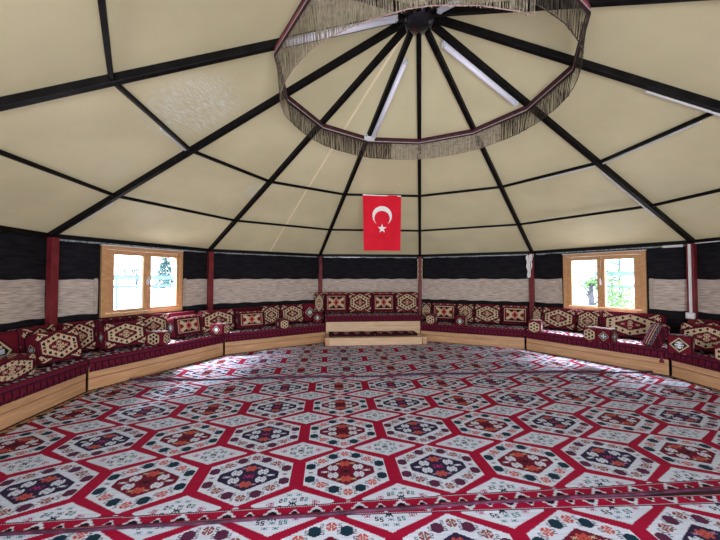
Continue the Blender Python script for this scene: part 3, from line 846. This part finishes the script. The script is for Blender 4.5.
# two folded mats on the step
def flat_mat(w, d, h, seed):
    st = .012; nx = int(w/st); q = []; c = []
    prof = [(d, 0.0), (d, h*.8)] + [(d-d*j/24, h+.006*math.sin(j*1.3)) for j in range(1, 24)] + [(0, h*.9), (-.01, h*.6), (-.006, h*.3), (0, 0)]
    zo = lambda x: .004*math.sin(x*11+seed)
    for i in range(nx):
        x0, x1 = -w/2+w*i/nx, -w/2+w*(i+1)/nx
        for j in range(len(prof)-1):
            (y0, z0), (y1, z1) = prof[j], prof[j+1]
            q.append(((x0, y0, z0+zo(x0)*(z0 > 0)), (x1, y0, z0+zo(x1)*(z0 > 0)), (x1, y1, z1+zo(x1)*(z1 > 0)), (x0, y1, z1+zo(x0)*(z1 > 0))))
            px = (x0 % .24)/.24-.5; py = (j % 8)/8-.5
            dd = abs(px)*1.4+abs(py)*1.1
            col = 14
            if dd < .55: col = 12
            if dd < .34: col = 8 if (i % 3) else 1
            if dd < .2: col = 4
            if j > 24: col = 7 if i % 5 else 12
            c.append(col)
    return quads_mesh('mat', np.array(q), np.array(c), M['woven_c'])
for s, w, lb in ((-.50, 1.02, 'thin dark red patterned mat on the step, left one'), (.50, .96, 'thin dark red patterned mat on the step, right one')):
    m_ = link_mesh('step_mat', flat_mat(w, .34, .05, s)); m_.location = on(-1, s-.03, 3.78, SH+.003); m_.rotation_euler.z = -a+rad(1 if s > 0 else -.6)
    tag(m_, lb, 'mat')

# ------------------------------------------------------------------ cushions
def face_hex(w, h, st, bg=12):
    c = Canvas(w, h, st, bg)
    hw, ap = w*.40, h*.41
    # corner rays
    for sx in (-1, 1):
        for sy in (-1, 1):
            for q, col in ((0, 14), (1, 8), (2, 12), (3, 14)):
                y = sy*(h*.50 - q*.022 - .004)
                dx = abs(c.X); yy = sy*(h*.47-abs(c.X-sx*w*.5)*.55 - q*.024+.05)
                m = (sx*c.X > w*.05) & (abs(c.Y-yy*1.0) < .011) & (sx*c.X < w*.47)
                c.a[m] = col
            c.stamp(SM, sx*w*.43, sy*h*.30, 8, 2)
    c.hexa(0, 0, hw+.035, ap*.42+.02, ap+.035, 14)
    c.hexa(0, 0, hw+.012, ap*.42+.006, ap+.012, 12)
    c.hexa(0, 0, hw, ap*.42, ap, 8)
    c.hexa(0, 0, hw*.62, ap*.12, ap*.56, 14)
    c.hexa(0, 0, hw*.52, ap*.10, ap*.46, 12)
    r = min(hw, ap)*.095+.004
    n_ = 0
    for sy in (-1, 1):
        for f in (-1, -.68, -.36, 0, .36, .68, 1):
            x = f*hw*.83; y = sy*(ap*.80-(ap*.80-ap*.27)*abs(f)); c.disc(x, y, r, 7 if n_ % 2 else 12); n_ += 1
    for x in (-1, 1): c.disc(x*hw*.85, 0, r*.8, 7)
    c.stamp(BIGX, 0, 0, 8); 
    for sx in (-1, 1):
        c.stamp(SM, sx*hw*.3, 0, 8); c.stamp(SM, 0, sx*ap*.3, 8)
    return c.a
def face_rect(w, h, st):
    c = Canvas(w, h, st, 14)
    c.rect(-w*.5, w*.5, h*.40, h*.5, 12); c.rect(-w*.5, w*.5, -h*.5, -h*.44, 12)
    for i in range(-3, 4): c.stamp(SM, i*w*.14, h*.45, 8 if i % 2 else 4)
    c.rect(-w*.42, w*.42, -h*.37, h*.36, 12); 
    c.rect(-w*.38, w*.38, -h*.33, h*.32, 8); c.rect(-w*.36, w*.36, -h*.30, h*.29, 14)
    # bow-tie shapes
    for sx in (-1, 1):
        m = (sx*c.X > w*.05) & (sx*c.X < w*.31) & (abs(c.Y) < .02+abs(c.X)*.62) & (abs(c.Y) < h*.26); c.a[m] = 8
        m = (sx*c.X > w*.19) & (sx*c.X < w*.31) & (abs(c.Y) < (sx*c.X-w*.13)*.5); c.a[m] = 12
        m = (sx*c.X > w*.31) & (sx*c.X < w*.335) & (abs(c.Y) < h*.24); c.a[m] = 4
    c.dia(0, 0, w*.16, h*.30, 8); c.dia(0, 0, w*.12, h*.23, 4); c.dia(0, 0, w*.05, h*.09, 14)
    for sy in (-1, 1): c.stamp(SM, 0, sy*h*.25, 12)
    return c.a
def face_top(w, h, st):
    c = Canvas(w, h, st, 12)
    p = .16
    ph = np.mod(c.X+w, p)/p-.5
    c.a[(abs(c.Y+h*.12-abs(ph)*.10) < .014)] = 8
    c.a[(abs(c.Y-h*.14+abs(ph)*.10) < .012)] = 14
    c.a[(abs(c.Y-h*.30) < .012)] = 1
    c.a[(abs(c.Y+h*.38) < .012) & (abs(ph) < .3)] = 7
    c.a[(abs(c.Y-h*.02) < .016) & (abs(ph) < .16)] = 8
    c.a[(abs(c.Y+h*.28) < .014) & (abs(ph) > .38)] = 8
    c.a[(abs(c.X) > w*.47)] = 14
    return c.a
def face_diamond(w, h, st):
    c = Canvas(w, h, st, 12)
    r = min(w, h)*.5
    c.a[(abs(c.X) > w*.46) | (abs(c.Y) > h*.47)] = 14
    for cx in ([0] if w < h*1.5 else [-w*.25, w*.25]):
        c.dia(cx, 0, r*.92, r*.92, 14); c.dia(cx, 0, r*.80, r*.80, 8); c.dia(cx, 0, r*.66, r*.66, 7)
        c.rect(cx-r*.11, cx+r*.11, -r*.38, r*.38, 1); c.rect(cx-r*.38, cx+r*.38, -r*.11, r*.11, 1)
        for sx in (-1, 1):
            for sy in (-1, 1): c.rect(*sorted((cx+sx*r*.16, cx+sx*r*.30)), *sorted((sy*r*.16, sy*r*.30)), 8)
    return c.a
def face_hexend(w, h, st):
    c = Canvas(w, h, st, 12); r = min(w, h)*.5
    c.hexa(0, 0, r*.80, r*.50, r*.92, 8)
    for i in range(6):
        a_ = i*PI/3+PI/6; c.disc(r*.52*math.cos(a_), r*.58*math.sin(a_), r*.17, 7 if i % 2 else 14)
    c.disc(0, 0, r*.18, 7)
    return c.a
def face_hexdia(w, h, st):
    a = face_hexend(w/2, h, st); b = face_diamond(w/2, h, st); return np.concatenate([a, b], axis=1)
def face_plain(w, h, st):
    c = Canvas(w, h, st, 14)
    c.a[np.mod(c.X+c.Y*.6+5, .09) < .02] = 12
    c.a[(np.mod(c.X+5, .14) < .03) & (np.mod(c.Y+5, .10) < .025)] = 8
    return c.a
def face_stripe(w, h, st):
    c = Canvas(w, h, st, 15); u = c.X
    for x0, x1, col in ((-.5, -.42, 12), (-.42, -.36, 8), (-.20, -.14, 7), (-.12, -.05, 8), (-.05, .06, 12), (.06, .12, 8), (.13, .17, 7), (.36, .42, 8), (.42, .5, 12)):
        c.a[(c.X/w > x0) & (c.X/w < x1)] = col
    for j in range(5):
        c.stamp(FLOWER, -w*.29, (-.4+.2*j)*h, 12); c.stamp(FLOWER, w*.26, (-.4+.2*j)*h, 7)
    return c.a
FACES = dict(hex=face_hex, rect=face_rect, top=face_top, diamond=face_diamond, hexend=face_hexend, plain=face_plain, stripe=face_stripe, hexdia=face_hexdia)
CACHE = {}
def cushion_mesh(w, h, t, front, side, top='top', st=.0105, n=11):
    key = (round(w, 2), round(h, 2), round(t, 2), front, side, top, n)
    if key in CACHE: return CACHE[key]
    q = []; c = []
    hx, hy, hz = w/2, t/2, h/2
    def proj(P):
        A_ = np.abs(P); s = (A_[..., 0]**n+A_[..., 1]**n+A_[..., 2]**n)**(-1/n)
        return P*s[..., None]*np.array([hx, hy, hz])
    def face(fn, fw, fh, mk):
        a_ = FACES[fn](fw, fh, st); ny, nx = a_.shape
        uu = np.linspace(-1, 1, nx+1); vv_ = np.linspace(-1, 1, ny+1)
        # spread samples evenly
        Ux, Vx = np.meshgrid(uu, vv_)
        P = proj(mk(Ux, Vx))
        P = P + 0
        Q = np.stack([P[:-1, :-1], P[:-1, 1:], P[1:, 1:], P[1:, :-1]], axis=2).reshape(-1, 4, 3)
        q.append(Q); c.append(a_.reshape(-1))
    o1 = lambda u: np.ones_like(u)
    face(front, w, h, lambda u, v: np.stack([u, -o1(u), v], -1))
    face('plain', w, h, lambda u, v: np.stack([-u, o1(u), v], -1))
    face(side, t, h, lambda u, v: np.stack([o1(u), u, v], -1))
    face(side, t, h, lambda u, v: np.stack([-o1(u), -u, v], -1))
    face(top, w, t, lambda u, v: np.stack([u, v, o1(u)], -1))
    face('plain', w, t, lambda u, v: np.stack([u, -v, -o1(u)], -1))
    Q = np.concatenate(q); Q[..., 2] += hz; C_ = np.concatenate(c)
    me = quads_mesh('cushion', Q, C_, M['woven_c'])
    # weld so the cloth shades smoothly
    bm = bmesh.new(); bm.from_mesh(me); bmesh.ops.remove_doubles(bm, verts=bm.verts, dist=.0004)
    for f in bm.faces: f.smooth = True
    bm.to_mesh(me); bm.free()
    CACHE[key] = me
    return me
def cushion(name, w, h, t, front, side, pos, rz, label, lean=0, roll=0, group=None, top='top', cat='cushion', n=11):
    me = cushion_mesh(w, h, t, front, side, top, n=n)
    o = link_mesh(name, me)
    o.location = pos; o.rotation_euler = (lean, roll, rz)
    tag(o, label, cat, group)
    return o
ZS = WB+.126
def back(k, s0, s1, design, label, ap=4.655, h=.43, t=.2, lean=-8, side='diamond', z=ZS, grp='patterned back cushions along the wall'):
    a_ = sd(k)[2]
    return cushion('back_cushion', s1-s0-.006, h, t, design, side, on(k, (s0+s1)/2, ap, z+t/2*math.sin(rad(-lean))), -a_, label, rad(lean), 0, grp)
# right of the raised seat
back(0, -1.20, -.955, 'hex', 'narrow cream and black back cushion right against the right end of the raised seat')
back(0, -.95, -.33, 'rect', 'back cushion with a framed cross motif, first wide one right of the raised seat')
back(0, -.325, .05, 'hex', 'narrow back cushion half hidden by the small diamond bolster right of the raised seat')
back(0, .055, .63, 'hex', 'back cushion with a dotted hexagon, midway from the raised seat to the rag-hung post')
back(0, .635, 1.20, 'rect', 'back cushion with a framed cross motif just left of the post with the white rag')
back(1, -1.20, -.995, 'hex', 'narrow back cushion showing white rays at the foot of the post with the white rag', h=.42)
back(1, -.99, -.34, 'hex', 'back cushion with a dotted cream hexagon below the left edge of the right window')
back(1, -.335, .065, 'hex', 'narrower back cushion under the left pane of the right window behind the two-motif bolster')
back(1, .07, .95, 'hex', 'extra wide back cushion with a long dotted hexagon beneath the right window', h=.44)
back(2, -1.16, -.62, 'hex', 'back cushion behind the leaning cushions below the conduit box', h=.42)
back(2, -.61, .10, 'hex', 'back cushion along the right bench cut by the photo edge', h=.42)
back(2, .11, .75, 'rect', 'back cushion with framed motif on the right bench outside the photo')
# left of the raised seat
back(-2, .76, 1.07, 'diamond', 'back cushion with a cream diamond in the corner left of the raised seat', h=.44)
back(-2, .19, .755, 'hex', 'back cushion with a dotted cream hexagon, second left of the raised seat')
back(-2, -.24, .185, 'hex', 'narrow back cushion with half a hexagon right of the pink framed box cushion')
back(-2, -.84, -.245, 'plain', 'dark back cushion behind the pink framed box cushion', h=.41)
t2 = cushion('back_cushion', .68, .43, .2, 'hex', 'diamond', vtx(-2, 4.60, ZS), PI/3, 'back cushion with a dotted hexagon across the corner right of the left window', rad(-6), 0, 'patterned back cushions along the wall')
back(-3, .30, .86, 'top', 'red back cushion under the right pane of the left window behind the framed box cushion', h=.42)
back(-3, -.25, .295, 'hex', 'back cushion beneath the middle of the left window')
back(-3, -.80, -.255, 'plain', 'back cushion under the left edge of the left window behind the bright hexagon cushion', h=.43)
back(-3, -1.21, -.805, 'hex', 'dark shaded back cushion at the foot of the post left of the left window', h=.43)
back(-4, .70, 1.20, 'hex', 'back cushion behind the big hexagon cushion left of the left post', h=.44)
back(-4, .12, .695, 'diamond', 'dark shaded back cushion near the left photo edge', h=.43)
back(-4, -.55, .115, 'hex', 'back cushion on the left bench outside the photo edge')
# leaning box cushions in front
def front(k, s, ap, w, h, t, design, label, lean=-14, dz_=0, yaw=0, side='diamond', top='top', grp='loose box cushions leaning on the benches'):
    a_ = sd(k)[2]
    return cushion('box_cushion', w, h, t, design, side, on(k, s, ap, ZS+dz_+t/2*math.sin(rad(-lean))), -a_+rad(yaw), label, rad(lean), 0, grp, top)
front(-4, .86, 4.32, .48, .38, .18, 'hex', 'big box cushion with a dotted cream hexagon leaning left of the left post', -16, yaw=-20)
front(-3, -.54, 4.38, .56, .37, .2, 'hex', 'sunlit box cushion with a dotted hexagon below the left pane of the left window', -14, yaw=-8)
front(-3, .50, 4.42, .54, .36, .22, 'rect', 'red framed box cushion below the right pane of the left window', -10)
front(-2, -.53, 4.40, .56, .35, .18, 'rect', 'pink framed box cushion on the bench right of the small corner bolster', -10)
front(2, -.72, 4.31, .62, .37, .2, 'hex', 'big box cushion with a dotted hexagon at the right photo edge', -14, yaw=16)
a1 = sd(1)[2]
cushion('box_cushion', .34, .38, .12, 'stripe', 'plain', (3.35, 1.97, ZS+.03), -a1-rad(52), 'lilac striped cushion tilted on its edge in the corner below the conduit', rad(-24), 0, 'loose box cushions leaning on the benches', n=5)
# small bolsters
def bolster(x, y, w, d, h, ang, f, s, label, grp='small square bolsters standing on the seat mats'):
    return cushion('small_bolster', w, h, d, f, s, (x, y, ZS), rad(ang), label, 0, 0, grp)
def bol_on(k, s, ap, w, d, h, yaw, f, sdn, label):
    a_ = sd(k)[2]; p = on(k, s, ap, ZS)
    return cushion('small_bolster', w, h, d, f, sdn, p, -a_+rad(yaw), label, 0, 0, 'small square bolsters standing on the seat mats')
bol_on(-4, .13, 4.30, .60, .24, .24, 2, 'hex', 'hexend', 'long bolster with a dotted hexagon end lying on the bench edge at the far left')
bolster(-4.12, .96, .30, .20, .21, 10, 'hexend', 'hexend', 'small bolster with two dotted hexagon faces in front of the left window')
bolster(-3.73, 2.03, .28, .24, .20, 0, 'diamond', 'hexend', 'small bolster with a white rosette at the corner post right of the left window')
bolster(-2.87, 2.93, .20, .30, .20, 40, 'hexend', 'diamond', 'small bolster with a dotted hexagon end right of the pink framed box cushion')
bolster(-2.36, 3.80, .22, .18, .27, 5, 'diamond', 'diamond', 'bolster with one cream diamond against the left side of the raised seat')
bolster(.26, 4.18, .22, .26, .23, -15, 'hexend', 'diamond', 'small bolster with a dotted hexagon against the right side of the raised seat')
bolster(.90, 3.98, .22, .28, .23, -20, 'diamond', 'hexend', 'small bolster with one white diamond between two wide cushions right of the raised seat')
bolster(2.22, 3.33, .22, .28, .24, -28, 'hexend', 'diamond', 'small bolster with a dotted hexagon end near the post with the white rag')
bolster(2.94, 2.49, .42, .25, .235, -50, 'hexdia', 'diamond', 'two-motif bolster with a sunlit top below the right window')
bolster(3.63, 1.80, .26, .24, .25, -42, 'diamond', 'diamond', 'dark square bolster with a white cross diamond right of the lilac striped cushion')
bolster(3.82, 1.28, .20, .30, .22, -62, 'hexend', 'diamond', 'small bolster with a dotted hexagon end at the right photo edge')
back(-1, -1.40, -1.17, 'hex', 'narrow cushion squeezed at the left end of the raised seat', ap=4.54, h=.50, t=.2, lean=-4, z=.62, grp=None)
# four cushions along the raised seat
ZD = .485+.135
dlab = ['leftmost of the four raised seat back cushions, with a framed bow-tie motif', 'second of the four raised seat back cushions from the left, with a dotted hexagon', 'third of the four raised seat back cushions from the left, with a framed bow-tie motif', 'rightmost of the four raised seat back cushions, with a dotted hexagon']
for i in range(4):
    s0 = -1.165+.5825*i
    back(-1, s0, s0+.5825, 'rect' if i % 2 == 0 else 'hex', dlab[i], ap=4.56, h=.50, t=.22, lean=-6, z=ZD, grp='four back cushions on the raised seat')

# ------------------------------------------------------------------ outside
bm = bmesh.new()
outer = [(60*math.cos(i*PI/12), 60*math.sin(i*PI/12), -.05) for i in range(24)]
poly(bm, outer)
g_ = obj('ground', bm, M['gravel']); g_['kind'] = 'structure'
def fence(name, k, dist, half, label, rails, posts, shift=0, low=1):
    a_ = sd(k)[2]; p = on(k, shift, dist, -.05); f = empty(name, p, -a_); tag(f, label, 'fence')
    for z0, z1 in rails:
        bm = bmesh.new(); box(bm, -half, half, -.03, .03, z0, z1); obj('rail', bm, M['fence'], f)
    bm = bmesh.new(); box(bm, -half, half, -.02, .04, 0, low); obj('low_wall', bm, M['gravel'], f)
    for s in posts:
        bm = bmesh.new(); box(bm, s-.03, s+.03, -.05, .05, 0, rails[-1][1]+.05); obj('fence_post', bm, M['fence'], f, bevel=.01)
fence('garden_fence', -3, 14, 6, 'pale blue two-rail fence outside the left window', ((1.12, 1.24), (1.47, 1.66)), (-5.5, -2.5, .4, 3.4, 5.8), 4, 1.06)
fence('garden_fence', 1, 13, 6, 'blue grey fence rails outside the right window', ((1.15, 1.27), (1.62, 1.80)), (-5.8, -2, 1.5, 4.5), 3, 1.08)
def tree(name, x, y, h, rc, mt, label, conical=False, n=700, leaf=.09, cz=None, trunk_r=.08, lean=0):
    t_ = empty(name, (x, y, -.05)); tag(t_, label, 'tree' if name != 'garden_bush' else 'bush')
    bm = bmesh.new()
    tube(bm, [(lean*z_*.4, 0, z_*h) for z_ in (0, .3, .6, .9)], [trunk_r, trunk_r*.85, trunk_r*.6, trunk_r*.25], 8)
    for q in range(6):
        a_ = q*1.1; z_ = h*(.45+.07*q); tube(bm, [(lean*z_*.4/h*1, 0, z_), (lean*z_*.4/h+rc*.7*math.cos(a_), rc*.7*math.sin(a_), z_+h*.12)], [trunk_r*.4, trunk_r*.1], 5)
    obj('trunk', bm, M['trunk'], t_, smooth=True)
    bm = bmesh.new(); rnd = random.Random(hash(label) % 1000 if False else len(label)*7+int(h*10))
    czz = cz if cz is not None else h*.68
    for i in range(n):
        while True:
            p = Vector((rnd.uniform(-1, 1), rnd.uniform(-1, 1), rnd.uniform(-1, 1)))
            if p.length < 1: break
        if conical:
            f = rnd.random()**.7; zz = h*(.12+.88*(1-f)); a_ = rnd.random()*2*PI; rr_ = rc*f*math.sqrt(rnd.random()); c_ = Vector((rr_*math.cos(a_), rr_*math.sin(a_), zz))
        else:
            lump = 1+.35*noise.noise(p*2.3+Vector((h, 0, 0))); c_ = Vector((p.x*rc*lump+lean*h*.35, p.y*rc*lump, czz+p.z*(h-czz)*lump))
        u = Vector((rnd.gauss(0, 1), rnd.gauss(0, 1), rnd.gauss(0, .6))).normalized(); w = u.orthogonal().normalized()*.45
        s = leaf*rnd.uniform(.6, 1.3)
        poly(bm, [c_-u*s, c_+w*s, c_+u*s, c_-w*s])
    obj('foliage', bm, M[mt], t_)
# left window: sight line leaves at about -50..-40 degrees left of the view axis
def beyond(k, s, z, dist):
    """world point on the ray camera -> (window side k, s, z), dist metres from the camera"""
    c = Vector((0, -3.5865, CAMZ)); p = on(k, s, AW, z); d = (p-c).normalized(); return c+d*dist
p = beyond(-3, .37, 1.6, 24); tree('conifer', p.x, p.y, 3.6, .8, 'leaf_dark', 'slender conical tree beyond the fence outside the left window', True, 900, .12)
p = beyond(-3, .55, 1.6, 27); tree('garden_tree', p.x+1.5, p.y+1, 2.7, 1.3, 'leaf_dark', 'low round tree right of the conical tree outside the left window', False, 500, .10)
p = beyond(-3, -.12, 1.6, 26); tree('garden_tree', p.x, p.y, 2.7, 1.0, 'leaf_dark', 'rounded tree beyond the fence in the left pane of the left window', False, 350, .10)
p = beyond(1, -.16, 1.2, 11); tree('garden_tree', p.x, p.y, 1.62, .26, 'leaf', 'small tree with a dark trunk in the left pane of the right window', False, 160, .06, cz=1.40, trunk_r=.12)
p = beyond(1, .30, 1.6, 17); tree('garden_tree', p.x, p.y, 3.5, 1.25, 'leaf_dark', 'dark leafed tree in the top of the right pane of the right window', False, 420, .10, cz=2.9, trunk_r=.04)
for q, (s, z_, dd, rr_, hh) in enumerate(((.18, 1.4, 11.5, .36, 1.85), (.30, 1.2, 10.4, .40, 1.45), (.42, 1.0, 9.3, .40, 1.05))):
    p = beyond(1, s, z_, dd); tree('garden_bush', p.x, p.y, hh, rr_, 'leaf', ['tallest of the three bright green bushes outside the right window', 'middle bright green bush of three outside the right window', 'lowest bright green bush of three outside the right window'][q], False, 420, .055, cz=hh*.55, trunk_r=.03)
# pale teal shed far outside the right window
p = beyond(1, -.35, 1.65, 21); sh = empty('garden_shed', (p.x, p.y, -.05), -sd(1)[2]); tag(sh, 'pale teal shed far off in the left pane of the right window', 'shed')
bm = bmesh.new(); box(bm, -3, 2.4, 0, 3, 0, 2.3); obj('shed_wall', bm, M['gravel'], sh)
bm = bmesh.new(); v = [(-3.2, -.3), (2.6, -.3), (2.6, 1.5), (-3.2, 1.5)]
poly(bm, [(-3.2, -.3, 2.2), (2.6, -.3, 2.2), (2.6, 1.5, 3.1), (-3.2, 1.5, 3.1)]); poly(bm, [(-3.2, 3.3, 2.2), (2.6, 3.3, 2.2), (2.6, 1.5, 3.1), (-3.2, 1.5, 3.1)])
obj('shed_roof', bm, M['roof_far'], sh)

# ------------------------------------------------------------------ light
w = bpy.data.worlds.new('sky'); bpy.context.scene.world = w; w.use_nodes = True
nt = w.node_tree; bg = nt.nodes['Background']
tc = nt.nodes.new('ShaderNodeTexCoord'); sx = nt.nodes.new('ShaderNodeSeparateXYZ'); rp = nt.nodes.new('ShaderNodeValToRGB')
rp.color_ramp.elements[0].position = .0; rp.color_ramp.elements[1].position = .5
rp.color_ramp.elements[0].color = (.95, .97, 1, 1); rp.color_ramp.elements[1].color = (.62, .78, 1, 1)
nt.links.new(tc.outputs['Generated'], sx.inputs[0]); nt.links.new(sx.outputs['Z'], rp.inputs[0]); nt.links.new(rp.outputs[0], bg.inputs['Color'])
bg.inputs['Strength'].default_value = 8.0
def area(name, loc_, target, sx_, sy_, power, color=(1, 1, 1), portal=False):
    l = bpy.data.lights.new(name, 'AREA'); l.shape = 'RECTANGLE'; l.size = sx_; l.size_y = sy_; l.energy = power; l.color = color
    o = bpy.data.objects.new(name, l); COL.objects.link(o); o.location = loc_
    o.rotation_euler = (Vector(target)-Vector(loc_)).to_track_quat('-Z', 'Y').to_euler()
    if portal: l.cycles.is_portal = True
    return o
for k, (s0, s1, z0, z1) in WIN.items():
    area('window_daylight', on(k, (s0+s1)/2, AW+.10, (z0+z1)/2), on(k, (s0+s1)/2, 0, (z0+z1)/2), s1-s0, z1-z0, 1, portal=True)
area('door_daylight_portal', on(5, 0, AW+.1, 1), on(5, 0, 0, 1), 2.0, 2.0, 1, portal=True)
for k, e in ((-3, 1300), (1, 700)):  # unseen lamps added above each window to brighten the seat mats
    area('added_window_fill', on(k, 0, AW+.9, 3.0), on(k, 0, AW-.7, .5), 1.4, .7, e, (.86, .92, 1))
area('door_daylight', on(5, 0, AW-.05, .85), on(5, 0, 0, 1.1), 1.8, 1.5, 190, (.97, .98, 1))
area('front_wall_fill', on(-6, 0, AW-.1, 1.5), on(-6, 0, 0, 1.6), 1.8, .9, 75, (.97, .98, 1))  # fill light added behind the camera, no fixture on this wall

# ------------------------------------------------------------------ camera
cam = bpy.data.cameras.new('camera'); co = bpy.data.objects.new('camera', cam); COL.objects.link(co)
cam.sensor_width = 36; cam.lens = 36*325.6574/720; cam.clip_start = .05; cam.clip_end = 300
co.location = (0, -3.5865, CAMZ)
co.rotation_euler = (PI/2+.0258, 0, .1821)
sc = bpy.context.scene; sc.camera = co
sc.view_settings.view_transform = 'Standard'; sc.view_settings.look = 'None'; sc.view_settings.exposure = 0
sc.cycles.use_denoising = True
sc.cycles.max_bounces = 6; sc.cycles.diffuse_bounces = 4; sc.cycles.transparent_max_bounces = 8
